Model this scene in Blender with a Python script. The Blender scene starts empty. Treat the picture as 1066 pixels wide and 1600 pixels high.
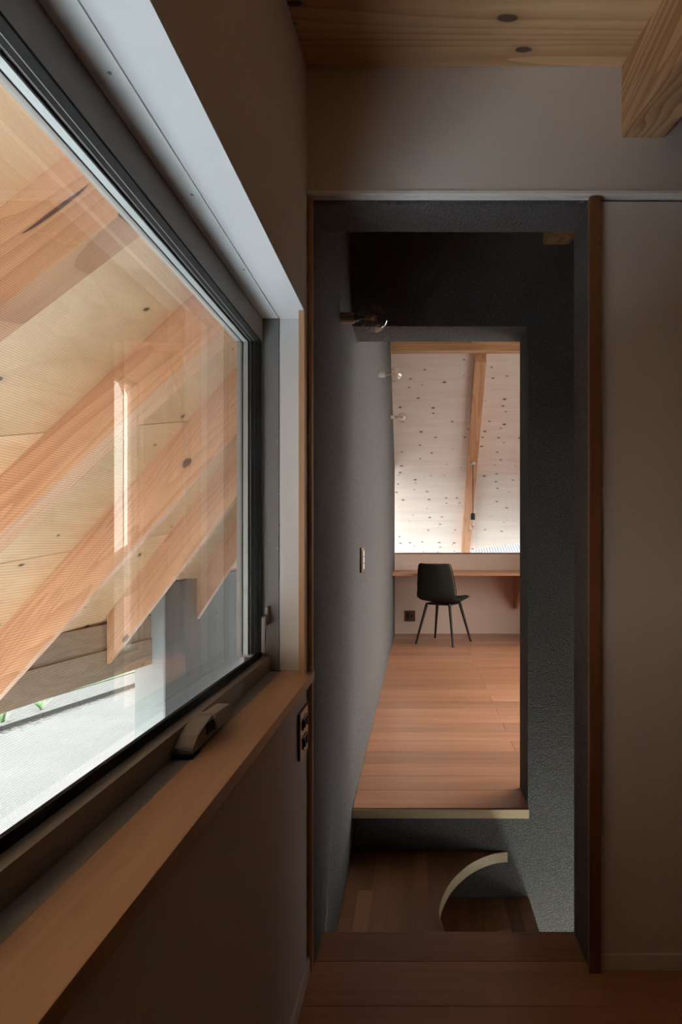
import bpy, bmesh, math, random
from mathutils import Vector, Matrix

S = bpy.context.scene
COL = S.collection
CAMZ = 1.12                      # eye height above the near floor; F = focal length in pixels of the 1066x1600 frame
F, CX, CY = 960.0, 653.0, 842.0

# ------------------------------------------------------------------ camera, sky, sun, exposure
cd = bpy.data.cameras.new('camera')
cam = bpy.data.objects.new('camera', cd); COL.objects.link(cam)
cam.location = (0, 0, CAMZ); cam.rotation_euler = (math.radians(90), 0, 0)
cd.sensor_width = 36; cd.lens = 36 * F / 1600
cd.shift_x = -(CX - 533) / 1600; cd.shift_y = (CY - 800) / 1600
cd.clip_start = 0.02; cd.clip_end = 300
S.camera = cam

w = bpy.data.worlds.new('world'); S.world = w; w.use_nodes = True
bg = w.node_tree.nodes['Background']
bg.inputs[0].default_value = (1.0, 0.93, 0.86, 1); bg.inputs[1].default_value = 2.4

sd = bpy.data.lights.new('sun', 'SUN'); sun = bpy.data.objects.new('sun', sd); COL.objects.link(sun)
sd.energy = 7.0; sd.angle = math.radians(3); sd.color = (1.0, 0.99, 0.97)
sun.rotation_euler = Vector((0.66, -0.36, -0.66)).to_track_quat('-Z', 'Y').to_euler()

S.view_settings.view_transform = 'Standard'
try: S.view_settings.look = 'None'
except Exception: pass
S.view_settings.gamma = 1.0; S.view_settings.use_curve_mapping = False
S.view_settings.exposure = 1.42
S.cycles.max_bounces = 14; S.cycles.diffuse_bounces = 8; S.cycles.transparent_max_bounces = 24
S.cycles.caustics_reflective = False; S.cycles.caustics_refractive = False
S.cycles.sample_clamp_indirect = 6.0

# ------------------------------------------------------------------ helpers
def Z(r): return CAMZ + r

def box(bm, x0, x1, y0, y1, z0, z1):
    vs = [bm.verts.new((x, y, z)) for z in (z0, z1) for y in (y0, y1) for x in (x0, x1)]
    for q in ((0,2,3,1),(4,5,7,6),(0,1,5,4),(2,6,7,3),(0,4,6,2),(1,3,7,5)):
        bm.faces.new([vs[i] for i in q])
    return vs

def hexa(bm, pts):
    """8 points: bottom ring 4 then top ring 4"""
    vs = [bm.verts.new(p) for p in pts]
    for q in ((3,2,1,0),(4,5,6,7),(0,1,5,4),(1,2,6,5),(2,3,7,6),(3,0,4,7)):
        bm.faces.new([vs[i] for i in q])

def prism(bm, poly, z0, z1):
    """poly in xy, extruded in z"""
    a = [bm.verts.new((x, y, z0)) for x, y in poly]; b = [bm.verts.new((x, y, z1)) for x, y in poly]
    n = len(poly)
    bm.faces.new(a[::-1]); bm.faces.new(b)
    for i in range(n): bm.faces.new((a[i], a[(i+1) % n], b[(i+1) % n], b[i]))

def prism_x(bm, poly, x0, x1):
    """poly in yz, extruded in x"""
    a = [bm.verts.new((x0, y, z)) for y, z in poly]; b = [bm.verts.new((x1, y, z)) for y, z in poly]
    n = len(poly)
    bm.faces.new(a[::-1]); bm.faces.new(b)
    for i in range(n): bm.faces.new((a[i], a[(i+1) % n], b[(i+1) % n], b[i]))

def lathe(bm, prof, seg=24, axis='z', org=(0,0,0), cap=True):
    rings = []
    for r, h in prof:
        ring = []
        for i in range(seg):
            a = 2*math.pi*i/seg
            p = (r*math.cos(a), r*math.sin(a), h)
            if axis == 'x': p = (h, r*math.cos(a), r*math.sin(a))
            if axis == 'y': p = (r*math.sin(a), h, r*math.cos(a))
            ring.append(bm.verts.new((p[0]+org[0], p[1]+org[1], p[2]+org[2])))
        rings.append(ring)
    for a, b in zip(rings, rings[1:]):
        for i in range(seg):
            bm.faces.new((a[i], a[(i+1) % seg], b[(i+1) % seg], b[i]))
    if cap:
        bm.faces.new(rings[0][::-1]); bm.faces.new(rings[-1])

def tube(bm, p0, p1, r0, r1, seg=14):
    p0, p1 = Vector(p0), Vector(p1); d = (p1-p0).normalized()
    a = d.orthogonal().normalized(); b = d.cross(a)
    R = []
    for p, r in ((p0, r0), (p1, r1)):
        R.append([bm.verts.new(p + a*math.cos(2*math.pi*i/seg)*r + b*math.sin(2*math.pi*i/seg)*r) for i in range(seg)])
    for i in range(seg): bm.faces.new((R[0][i], R[0][(i+1) % seg], R[1][(i+1) % seg], R[1][i]))
    bm.faces.new(R[0][::-1]); bm.faces.new(R[1])

WPOS = {}                        # world position of every parent (parents are never rotated unless noted)
def obj(name, bm, mat, parent=None, bevel=0, smooth=False, basis=None, kind=None, seg=2):
    if isinstance(bm, list):
        b = bmesh.new()
        for bb in bm: box(b, *bb)
        bm = b
    bmesh.ops.recalc_face_normals(bm, faces=bm.faces)
    if bevel:
        bmesh.ops.bevel(bm, geom=list(bm.edges), offset=bevel, segments=seg, affect='EDGES', profile=0.7)
    if basis is not None:
        inv = basis.inverted()
        for v in bm.verts: v.co = inv @ v.co
        loc = None
    else:
        lo = Vector([min(v.co[i] for v in bm.verts) for i in range(3)]); hi = Vector([max(v.co[i] for v in bm.verts) for i in range(3)])
        loc = Vector(((lo.x+hi.x)/2, (lo.y+hi.y)/2, lo.z))
        for v in bm.verts: v.co -= loc
    me = bpy.data.meshes.new(name); bm.to_mesh(me); bm.free()
    if smooth:
        for p in me.polygons: p.use_smooth = True
        if hasattr(me, 'set_sharp_from_angle'): me.set_sharp_from_angle(angle=math.radians(40))
    me.materials.append(mat)
    o = bpy.data.objects.new(name, me); COL.objects.link(o)
    pp = Vector((0,0,0))
    if parent is not None:
        o.parent = parent; pp = WPOS.get(parent, Vector((0,0,0)))
    if basis is not None:
        m = basis.copy(); m.translation -= pp; o.matrix_local = m
        WPOS[o] = basis.translation.copy()
    else:
        o.location = loc - pp
        WPOS[o] = loc
    if kind: o['kind'] = kind
    return o

def tag(o, label, cat=None, group=None, kind=None):
    o['label'] = label
    if cat: o['category'] = cat
    if group: o['group'] = group
    if kind: o['kind'] = kind
    return o

def struct(name, bm, mat, label, cat, **k):
    o = obj(name, bm, mat, **k); return tag(o, label, cat, kind='structure')

def thing(name, label, cat, loc, rotz=0, group=None, kind=None):
    o = bpy.data.objects.new(name, None); COL.objects.link(o)
    o.location = loc; o.rotation_euler = (0, 0, rotz); o.empty_display_size = 0.1
    WPOS[o] = Vector(loc) if rotz == 0 else Vector((0,0,0))
    return tag(o, label, cat, group, kind)

def copy_part(o, parent, loc):
    """copy sharing mesh data, placed at a world position"""
    c = o.copy(); COL.objects.link(c); c.parent = parent
    c.location = Vector(loc) - WPOS.get(parent, Vector((0,0,0)))
    WPOS[c] = Vector(loc)
    return c

# ------------------------------------------------------------------ materials
class N:
    def __init__(s, name):
        s.m = bpy.data.materials.new(name); s.m.use_nodes = True
        s.t = s.m.node_tree; s.t.nodes.clear()
        s.out = s.n('ShaderNodeOutputMaterial')
    def n(s, typ, **k):
        x = s.t.nodes.new(typ)
        for a, v in k.items():
            if hasattr(x, a): setattr(x, a, v)
        return x
    def l(s, a, b): s.t.links.new(a, b)
    def math(s, op, a, b=None, clamp=False):
        x = s.n('ShaderNodeMath', operation=op, use_clamp=clamp)
        for i, v in enumerate((a, b)):
            if v is None: continue
            if isinstance(v, (int, float)): x.inputs[i].default_value = v
            else: s.l(v, x.inputs[i])
        return x.outputs[0]
    def mix(s, fac, a, b, mode='MIX'):
        x = s.n('ShaderNodeMix', data_type='RGBA', blend_type=mode)
        for i, v in ((0, fac), (6, a), (7, b)):
            if isinstance(v, (int, float)): x.inputs[i].default_value = v
            elif isinstance(v, tuple): x.inputs[i].default_value = (*v, 1)
            else: s.l(v, x.inputs[i])
        return x.outputs[2]
    def ramp(s, v, stops):
        r = s.n('ShaderNodeValToRGB')
        el = r.color_ramp.elements
        while len(el) < len(stops): el.new(0.5)
        for e, (p, c) in zip(el, stops):
            e.position = p; e.color = (*c, 1) if isinstance(c, tuple) else (c, c, c, 1)
        s.l(v, r.inputs[0]); return r.outputs[0]
    def bsdf(s, col, rough=0.5, metal=0.0, bump=None, bs=0.2, bd=0.01, spec=0.5):
        b = s.n('ShaderNodeBsdfPrincipled')
        if isinstance(col, tuple): b.inputs['Base Color'].default_value = (*col, 1)
        else: s.l(col, b.inputs['Base Color'])
        if isinstance(rough, (int, float)): b.inputs['Roughness'].default_value = rough
        else: s.l(rough, b.inputs['Roughness'])
        b.inputs['Metallic'].default_value = metal
        b.inputs['Specular IOR Level'].default_value = spec
        if bump is not None:
            bp = s.n('ShaderNodeBump'); bp.inputs['Strength'].default_value = bs; bp.inputs['Distance'].default_value = bd
            s.l(bump, bp.inputs['Height']); s.l(bp.outputs[0], b.inputs['Normal'])
        s.l(b.outputs[0], s.out.inputs[0]); return b
    def coords(s, rnd=37.0, scale=(1,1,1)):
        tc = s.n('ShaderNodeTexCoord'); oi = s.n('ShaderNodeObjectInfo')
        cb = s.n('ShaderNodeCombineXYZ')
        a = s.math('MULTIPLY', oi.outputs['Random'], rnd)
        s.l(a, cb.inputs[0]); s.l(s.math('MULTIPLY', a, 1.7), cb.inputs[1]); s.l(s.math('MULTIPLY', a, 0.61), cb.inputs[2])
        ad = s.n('ShaderNodeVectorMath', operation='ADD'); s.l(tc.outputs['Object'], ad.inputs[0]); s.l(cb.outputs[0], ad.inputs[1])
        mp = s.n('ShaderNodeVectorMath', operation='MULTIPLY'); s.l(ad.outputs[0], mp.inputs[0]); mp.inputs[1].default_value = scale
        return ad.outputs[0], mp.outputs[0], oi.outputs['Random']
    def vmul(s, v, scale):
        mp = s.n('ShaderNodeVectorMath', operation='MULTIPLY'); s.l(v, mp.inputs[0]); mp.inputs[1].default_value = scale
        return mp.outputs[0]
    def noise(s, v, scale, detail=4, rough=0.55, dist=0.0):
        x = s.n('ShaderNodeTexNoise'); x.inputs['Scale'].default_value = scale; x.inputs['Detail'].default_value = detail
        x.inputs['Roughness'].default_value = rough; x.inputs['Distortion'].default_value = dist
        s.l(v, x.inputs['Vector']); return x.outputs[0]

def plain(name, col, rough=0.5, metal=0.0, spec=0.5, nz=None):
    m = N(name)
    if nz:
        tc = m.n('ShaderNodeTexCoord')
        h = m.noise(tc.outputs['Object'], nz[0], 3)
        m.bsdf(col, rough, metal, h, nz[1], nz[2] if len(nz) > 2 else 0.002, spec)
    else: m.bsdf(col, rough, metal, spec=spec)
    return m.m

def wood(name, c_lo, c_hi, axis=0, stretch=0.08, band=14.0, ring=0.0, ringscale=6.0, ringst=0.1, tint=0.25, rough=0.5, knots=None, flat=None, fibre=0.25, kc=(0.06, 0.03, 0.018)):
    m = N(name)
    sc = [1, 1, 1]; sc[axis] = stretch
    raw, st, rnd = m.coords(scale=tuple(sc))
    a = m.noise(st, band, 5, 0.6, 0.5)
    sc2 = [1, 1, 1]; sc2[axis] = 0.02
    b = m.noise(m.vmul(raw, tuple(sc2)), 160, 3, 0.6)
    f = m.math('ADD', m.math('MULTIPLY', a, 1.0-fibre), m.math('MULTIPLY', b, fibre))
    if ring:
        sc3 = [1, 1, 1]; sc3[axis] = ringst
        rr = m.noise(m.vmul(raw, tuple(sc3)), ringscale, 2, 0.4, 0.3)
        g = m.math('FRACT', m.math('MULTIPLY', rr, 16.0))
        g = m.math('POWER', g, 2.2)
        f = m.math('SUBTRACT', f, m.math('MULTIPLY', m.math('SUBTRACT', g, 0.3), ring))
    mid = tuple((p+q)/2 for p, q in zip(c_lo, c_hi))
    col = m.ramp(f, [(0.28, c_lo), (0.5, mid), (0.72, c_hi)])
    t = m.math('ADD', m.math('MULTIPLY', rnd, tint), 1.0 - tint/2)
    hsv = m.n('ShaderNodeHueSaturation'); m.l(col, hsv.inputs['Color']); m.l(t, hsv.inputs['Value'])
    col = hsv.outputs[0]
    if knots:
        cell, rad, prob = knots
        ks = [1, 1, 1]; ks[axis] = 0.55
        if flat is not None: ks[axis] = 0.58; ks = [q*(1.4 if flat[i] == 2 else 1) * (0 if flat[i] == 0 else 1) for i, q in enumerate(ks)]
        kv = m.vmul(raw, tuple(ks))
        wob = m.n('ShaderNodeTexNoise'); wob.inputs['Scale'].default_value = 60; m.l(kv, wob.inputs['Vector'])
        wv = m.n('ShaderNodeVectorMath', operation='MULTIPLY_ADD'); m.l(wob.outputs[1], wv.inputs[0]); wv.inputs[1].default_value = (0.006,)*3; m.l(kv, wv.inputs[2])
        vo = m.n('ShaderNodeTexVoronoi')
        if flat is not None: vo.voronoi_dimensions = '2D'
        vo.inputs['Scale'].default_value = 1.0/cell; vo.inputs['Randomness'].default_value = 0.9
        m.l(wv.outputs[0], vo.inputs['Vector'])
        sep = m.n('ShaderNodeSeparateColor'); m.l(vo.outputs['Color'], sep.inputs[0])
        on = m.math('LESS_THAN', sep.outputs[0], prob)
        rr = m.math('MULTIPLY', m.math('ADD', m.math('MULTIPLY', sep.outputs[1], 0.8), 0.35), rad/cell)
        q = m.math('DIVIDE', vo.outputs['Distance'], rr)
        core = m.math('MULTIPLY', m.ramp(q, [(0.75, 1.0), (1.0, 0.0)]), on)
        halo = m.math('MULTIPLY', m.ramp(m.math('MULTIPLY', q, 0.4), [(0.3, 1.0), (0.95, 0.0)]), on)
        col = m.mix(m.math('MULTIPLY', halo, 0.35), col, tuple(x*0.62 for x in c_lo))
        col = m.mix(m.math('MULTIPLY', core, 0.9), col, kc)
    m.bsdf(col, rough, 0, f, 0.12, 0.003, spec=0.35)
    return m.m

def glass_mat(name, tintc=(1,1,1), ior=1.5, extra=0.0, edge=0.0):
    m = N(name)
    tr = m.n('ShaderNodeBsdfTransparent'); tr.inputs[0].default_value = (*tintc, 1)
    if edge:                                                        # thicker glass towards the rim swallows more light
        lw = m.n('ShaderNodeLayerWeight'); lw.inputs[0].default_value = 0.5
        e3 = m.math('POWER', lw.outputs['Facing'], 3.0)
        m.l(m.mix(m.math('MULTIPLY', e3, edge), tintc, (0.25, 0.24, 0.23)), tr.inputs[0])
    gl = m.n('ShaderNodeBsdfGlossy'); gl.inputs['Roughness'].default_value = 0.0; gl.inputs[0].default_value = (1,1,1,1)
    fr = m.n('ShaderNodeFresnel'); fr.inputs[0].default_value = ior
    mx = m.n('ShaderNodeMixShader')
    ge = m.n('ShaderNodeNewGeometry')
    ff = m.math('MULTIPLY', m.math('ADD', fr.outputs[0], extra, clamp=True), m.math('SUBTRACT', 1.0, ge.outputs['Backfacing']))
    m.l(ff, mx.inputs[0]); m.l(tr.outputs[0], mx.inputs[1]); m.l(gl.outputs[0], mx.inputs[2])
    m.l(mx.outputs[0], m.out.inputs[0]); return m.m

def plaster_mat():
    m = N('dark_plaster')
    tc = m.n('ShaderNodeTexCoord'); v = tc.outputs['Object']
    n1 = m.noise(v, 150, 3, 0.55); n2 = m.noise(v, 70, 2)
    h = m.math('ADD', n1, m.math('MULTIPLY', n2, 0.5))
    col = m.ramp(m.noise(v, 260, 2), [(0.3, (0.068, 0.066, 0.068)), (0.7, (0.205, 0.198, 0.197))])
    m.bsdf(col, 0.85, 0, h, 0.9, 0.010, spec=0.2)
    return m.m

def asphalt_mat():
    m = N('asphalt')
    tc = m.n('ShaderNodeTexCoord'); v = tc.outputs['Object']
    a = m.noise(v, 60, 3, 0.7); b = m.noise(v, 0.9, 4)
    f = m.math('ADD', m.math('MULTIPLY', a, 0.75), m.math('MULTIPLY', b, 0.25))
    m.bsdf(m.ramp(f, [(0.32, (0.048, 0.052, 0.056)), (0.66, (0.104, 0.108, 0.112))]), 0.9, 0, a, 0.5, 0.01)
    return m.m

def grass_mat():
    m = N('lawn')
    tc = m.n('ShaderNodeTexCoord'); v = tc.outputs['Object']
    f = m.noise(v, 14, 5, 0.7)
    m.bsdf(m.ramp(f, [(0.3, (0.035, 0.055, 0.025)), (0.7, (0.08, 0.105, 0.06))]), 0.95, 0, f, 0.6, 0.03)
    return m.m

def concrete_mat(name, a, b, sc=8):
    m = N(name)
    tc = m.n('ShaderNodeTexCoord'); v = tc.outputs['Object']
    f = m.noise(v, sc, 6, 0.6)
    m.bsdf(m.ramp(f, [(0.3, a), (0.7, b)]), 0.85, 0, f, 0.15, 0.01)
    return m.m

def screen_mat():
    m = N('insect_mesh')
    tc = m.n('ShaderNodeTexCoord'); sp = m.n('ShaderNodeSeparateXYZ'); m.l(tc.outputs['Object'], sp.inputs[0])
    s = m.math('SINE', m.math('MULTIPLY', sp.outputs[2], 2*math.pi/0.0032))
    fac = m.math('ADD', m.math('MULTIPLY', s, 0.045), 0.07)
    tr = m.n('ShaderNodeBsdfTransparent'); df = m.n('ShaderNodeBsdfDiffuse'); df.inputs[0].default_value = (0.12, 0.12, 0.12, 1)
    mx = m.n('ShaderNodeMixShader'); m.l(fac, mx.inputs[0]); m.l(tr.outputs[0], mx.inputs[1]); m.l(df.outputs[0], mx.inputs[2])
    m.l(mx.outputs[0], m.out.inputs[0]); return m.m

M_wall = plain('greige_paint', (0.68, 0.63, 0.59), 0.75, spec=0.25, nz=(90, 0.08))
M_white = plain('white_lining', (0.61, 0.62, 0.64), 0.55, nz=(120, 0.03))
M_plaster = plaster_mat()
M_study = plain('study_paint', (0.72, 0.56, 0.47), 0.8, spec=0.2, nz=(90, 0.08))
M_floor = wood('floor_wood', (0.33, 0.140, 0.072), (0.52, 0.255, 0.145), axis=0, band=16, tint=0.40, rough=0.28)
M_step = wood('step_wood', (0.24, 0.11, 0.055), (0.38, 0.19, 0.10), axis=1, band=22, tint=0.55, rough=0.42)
M_oak = wood('pale_oak_edge', (0.46, 0.33, 0.19), (0.66, 0.52, 0.33), axis=0, band=20, tint=0.1)
M_sill = wood('sill_wood', (0.42, 0.235, 0.125), (0.52, 0.30, 0.165), axis=1, band=14, tint=0.05, fibre=0.5, rough=0.45)
M_casing = wood('casing_wood', (0.17, 0.070, 0.034), (0.25, 0.11, 0.055), axis=2, band=24, tint=0.05, fibre=0.5)
M_post = wood('post_wood', (0.50, 0.28, 0.15), (0.62, 0.37, 0.21), axis=2, band=20, tint=0.05, fibre=0.5)
M_desk = wood('desk_wood', (0.40, 0.18, 0.09), (0.55, 0.28, 0.15), axis=0, band=18, tint=0.05)
M_beam = wood('beam_fir', (0.40, 0.20, 0.09), (0.68, 0.42, 0.23), axis=0, band=10, ring=0.4, ringscale=7, ringst=0.03, tint=0.1, fibre=0.35)
M_beamY = wood('beam_fir_long', (0.40, 0.20, 0.09), (0.68, 0.42, 0.23), axis=1, band=10, ring=0.5, ringscale=7, ringst=0.035, tint=0.1, fibre=0.35)
M_rafter = wood('rafter_fir', (0.46, 0.22, 0.115), (0.66, 0.37, 0.21), axis=0, band=12, ring=0.3, ringscale=5, tint=0.14, fibre=0.4, knots=(0.17, 0.02, 0.5))
M_eave = wood('eave_beam_wood', (0.46, 0.34, 0.24), (0.64, 0.485, 0.35), axis=1, band=14, ring=0.2, tint=0.2, fibre=0.4, knots=(0.3, 0.014, 0.3))
M_ply = wood('soffit_plywood', (0.62, 0.38, 0.205), (0.78, 0.535, 0.32), axis=1, stretch=0.2, band=6, ring=0.10, ringscale=3, tint=0.12, fibre=0.25, knots=(0.19, 0.015, 0.55), flat=(2, 1, 0))
M_plyC = wood('ceiling_plywood', (0.46, 0.25, 0.12), (0.74, 0.48, 0.27), axis=0, stretch=0.12, band=7, ring=0.25, ringscale=3, tint=0.1, fibre=0.2, knots=(0.15, 0.014, 0.6), flat=(1, 1, 0))
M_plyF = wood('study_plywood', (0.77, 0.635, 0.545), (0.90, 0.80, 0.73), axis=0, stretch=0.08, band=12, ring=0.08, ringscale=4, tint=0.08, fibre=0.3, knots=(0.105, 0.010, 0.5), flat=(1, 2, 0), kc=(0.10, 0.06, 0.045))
M_frame = plain('bronze_aluminium', (0.26, 0.232, 0.21), 0.5, 0.1)
M_jamb = plain('mid_grey_aluminium', (0.20, 0.20, 0.205), 0.5, 0.1)
M_framelt = plain('grey_aluminium', (0.78, 0.82, 0.82), 0.45, 0.0)
M_black = plain('black_gasket', (0.008, 0.009, 0.010), 0.6, spec=0.15)
M_spacer = plain('spacer_bar', (0.42, 0.45, 0.45), 0.4, 0.3)
M_steel = plain('zinc_screw', (0.35, 0.35, 0.35), 0.35, 0.9)
M_handle = plain('grey_handle', (0.20, 0.185, 0.175), 0.45, 0.1)
M_glass = glass_mat('window_glass', (0.97, 0.985, 0.98))
M_bulb = glass_mat('bulb_glass', (0.99, 0.98, 0.97), 1.6, 0.10, 0.45)
M_fil = plain('amber_filament', (0.75, 0.36, 0.06), 0.4)
M_socket = plain('grey_socket', (0.58, 0.54, 0.52), 0.5)
M_brass = plain('bronze_plate', (0.16, 0.10, 0.065), 0.35, 0.6)
M_socketblk = plain('black_socket', (0.015, 0.012, 0.011), 0.4)
M_ivory = plain('ivory_plate', (0.70, 0.62, 0.54), 0.5)
M_uphol = plain('charcoal_upholstery', (0.024, 0.025, 0.020), 0.85, spec=0.2, nz=(300, 0.3))
M_leg = plain('black_steel', (0.018, 0.016, 0.016), 0.4, 0.4)
M_asph = asphalt_mat()
M_grass = grass_mat()
M_conc = concrete_mat('concrete', (0.035, 0.037, 0.039), (0.062, 0.064, 0.064))
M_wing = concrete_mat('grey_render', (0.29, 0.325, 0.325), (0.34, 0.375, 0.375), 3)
M_bounce = concrete_mat('bounce_ground', (0.62, 0.69, 0.77), (0.71, 0.78, 0.87), 40)  # bright tone of the unseen ground added to bounce light
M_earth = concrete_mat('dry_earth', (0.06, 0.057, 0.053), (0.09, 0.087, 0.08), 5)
M_shadeskin = concrete_mat('shade_skin_grey', (0.20, 0.225, 0.24), (0.25, 0.275, 0.29), 3)  # dark grey for painted shade and for cutting bounce
M_ext = plain('exterior_render', (0.40, 0.40, 0.39), 0.8)
M_tin = plain('blue_grey_roof_metal', (0.03, 0.037, 0.052), 0.5, 0.1)
M_weed = plain('weed_leaf', (0.16, 0.27, 0.13), 0.6)
M_litter = plain('dry_leaf_litter', (0.12, 0.115, 0.105), 0.9)
M_cord = plain('black_cord', (0.03, 0.025, 0.02), 0.6)
M_track = plain('track_aluminium', (0.85, 0.83, 0.81), 0.4)
M_mesh = screen_mat()
def lamp_mat(col, st):
    m = N('fill_glow'); e = m.n('ShaderNodeEmission'); e.inputs[0].default_value = (*col, 1); e.inputs[1].default_value = st
    m.l(e.outputs[0], m.out.inputs[0]); return m.m
M_fillglobe = lamp_mat((0.87, 1.0, 0.85), 70.0)  # glow of the added lamp that lights the stairwell

# ------------------------------------------------------------------ main dimensions (camera at x = 0, y = 0)
WL = -0.285                      # face of the window wall
EX_ = 1.20
PL = -0.273                      # face of the long plaster wall
D0, D0B = 1.600, 1.748           # front wall (front, back)
D2, D2B = 2.573, 2.774           # wall between stair and study
DB = 7.26                        # knee wall of the study
XR = 2.4                         # right wall of the near room
XS = 1.75                         # right wall of the study
GZ = -2.40                       # outside ground
YB = -2.6                        # rear wall of the near room
def ceil_lo(y): return Z(1.22 + 0.2*(y - 1.6))      # ceiling rising gently away from the camera
RY = 6.0                         # ridge
def ceil_hi(y): return Z(8.1 - y)                   # steep slope falling to the far eave
OR, OT = 0.445, Z(0.873)         # first opening: right edge, head
OR2, OT2 = 0.461, Z(0.890)       # second opening
SB = -0.343                      # window sill level (relative to the eye)
ST = 0.573                       # window head
W0, W1 = -0.09, 1.600            # window from .. to along y

# ------------------------------------------------------------------ floors
fl = struct('floor', [(WL-0.1, XR+0.1, YB-0.1, D0B-0.06, -0.20, -0.016)], M_oak, 'subfloor under the brown boards of the near room, in front of the step down', 'floor')
random.seed(4)
_pc = {}
def plank(parent, x0, x1, y0, y1, mat, t=0.015, top=0.0, name='plank'):
    key = (round(x1-x0, 4), round(y1-y0, 4), round(t, 4), mat.name)
    if key not in _pc:
        g = 0.0006
        bm = bmesh.new(); box(bm, x0+g, x1-g, y0+g, y1-g, top-t, top)
        es = [e for e in bm.edges if all(v.co.z > top-1e-6 for v in e.verts)]
        bmesh.ops.bevel(bm, geom=es, offset=0.0009, segments=1, affect='EDGES')
        _pc[key] = obj(name, bm, mat, parent); return _pc[key]
    return copy_part(_pc[key], parent, ((x0+x1)/2, (y0+y1)/2, top-t))

ys = [1.629 - 0.156*i for i in range(0, 28)]
for i, y1 in enumerate(ys[:-1]):
    y0 = ys[i+1]; x = WL; off = 0.9 if i % 2 else 1.82
    xs = [WL, WL+off] + ([WL+off+1.82] if WL+off+1.82 < XR-0.05 else []) + [XR]
    for a, b in zip(xs, xs[1:]): plank(fl, a, b, y0, y1, M_floor)
# threshold board over the edge of the step
th = obj('threshold_board', [(PL, OR+0.005, 1.6295, D0B+0.004, -0.045, 0.0)], M_floor, fl, bevel=0.002)
th['label'] = 'wide threshold board at the head of the step'

fs = struct('floor_study', [(PL-0.05, XS, D2+0.03, DB+0.1, -0.20, -0.016)], M_oak, 'subfloor under the lit boards of the study, up to the knee wall', 'floor')
nos = obj('nosing_board', [(PL+0.002, OR2+0.001, 2.556, 2.737, -0.040, 0.0)], M_floor, fs, bevel=0.0015)
nos['label'] = 'edge board of the study floor above the stair'
obj('nosing_strip', [(PL+0.002, OR2+0.001, 2.549, 2.5555, -0.040, -0.004)], M_oak, fs)['label'] = 'pale oak edge strip'
y = 2.738; i = 0
while y < DB - 0.01:
    y1 = min(y+0.166, DB)
    j = [0.515, 2.335] if i % 2 else [1.425]
    xs = [PL] + [q for q in j if q < XS-0.1] + [XS]
    for a, b in zip(xs, xs[1:]): plank(fs, a, b, y, y1, M_floor)
    y = y1; i += 1

# ------------------------------------------------------------------ near room walls
bm = bmesh.new()
XO = -0.47
box(bm, XO, WL, YB, D0, -0.2, Z(SB)-0.023)                          # below the window
box(bm, XO, WL, YB, D0, Z(ST)+0.012, Z(2.2))                        # above the window
box(bm, XO, WL, YB, W0-0.02, Z(SB)-0.023, Z(ST)+0.012)              # behind the camera side
struct('wall_left', bm, M_wall, 'greige painted wall around the long window, dark below the sill', 'wall')
struct('wall_exterior', [(-0.52, XO, YB, D0+0.1, GZ, Z(SB)-0.05)], M_ext, 'outer render of the window wall under the eaves', 'wall')

bm = bmesh.new()
HB = Z(0.890)
box(bm, WL, XR, 1.583, 1.70, HB, Z(1.60))                           # header, slightly proud
struct('wall_header', bm, M_wall, 'greige wall band above the passage opening, under the plywood ceiling', 'wall')
bm = bmesh.new()
box(bm, OR+0.03, XR, D0, D0B, -0.016, HB-0.012)
struct('wall_front', bm, M_wall, 'greige wall right of the passage opening', 'wall')
bm = bmesh.new()
box(bm, PL-0.05, OR+0.03, D0+0.004, D0B, OT, HB-0.004)              # plaster lintel
box(bm, OR, OR+0.0295, D0+0.004, D0B, -0.016, OT)                   # plaster jamb right
box(bm, OR+0.005, EX_, D0B-0.003, D0B, -0.20, OT+0.9)                  # back skin in the stairwell
box(bm, PL-0.05, OR+0.005, D0B-0.02, D0B, HB-0.004, OT+0.9)
box(bm, PL, EX_, D0B-0.055, D0B-0.002, -0.20, -0.046)
struct('wall_stair_front', bm, M_plaster, 'dark plaster lintel and jamb of the passage opening', 'wall')

# track above the opening
tr = struct('trim_1', [(WL, XR, 1.5795, 1.5829, HB-0.002, HB+0.0055), (WL, XR, 1.5832, 1.5885, HB-0.003, HB), (WL, XR, 1.5945, D0+0.004, HB-0.006, HB)], M_track, 'slim pale sliding-door track along the foot of the header wall', 'track')
# casing at the right of the opening
cs = struct('trim_2', [(OR-0.002, OR+0.027, 1.582, D0+0.003, 0.0, HB-0.008)], M_casing, 'reddish wooden casing right of the dark passage opening', 'casing', bevel=0.0015)
cs2 = struct('trim_3', [(WL+0.002, PL, 1.588, D0+0.012, 0.0, HB-0.004)], M_post, 'thin wooden casing left of the passage opening, beside the window', 'casing')
struct('baseboard_front', [(OR+0.028, XR, 1.593, D0+0.001, 0.0, 0.042)], M_wall, 'low painted baseboard right of the passage opening', 'baseboard', bevel=0.0015)
struct('baseboard_left', [(WL-0.002, WL+0.007, YB, 1.587, 0.0, 0.042)], M_wall, 'low painted baseboard under the window wall', 'baseboard', bevel=0.0015)
struct('wall_right', [(XR, XR+0.15, YB, D0B, -0.2, Z(2.0))], M_casing, 'right wall of the near room, out of frame, given dark wood to dim the room', 'wall')  # dark wood chosen for this unseen wall to cut bounced light
struct('wall_back', [(WL-0.1, XR+0.15, YB-0.15, YB, -0.2, Z(1.2))], M_wall, 'painted wall behind the camera', 'wall')

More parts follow.
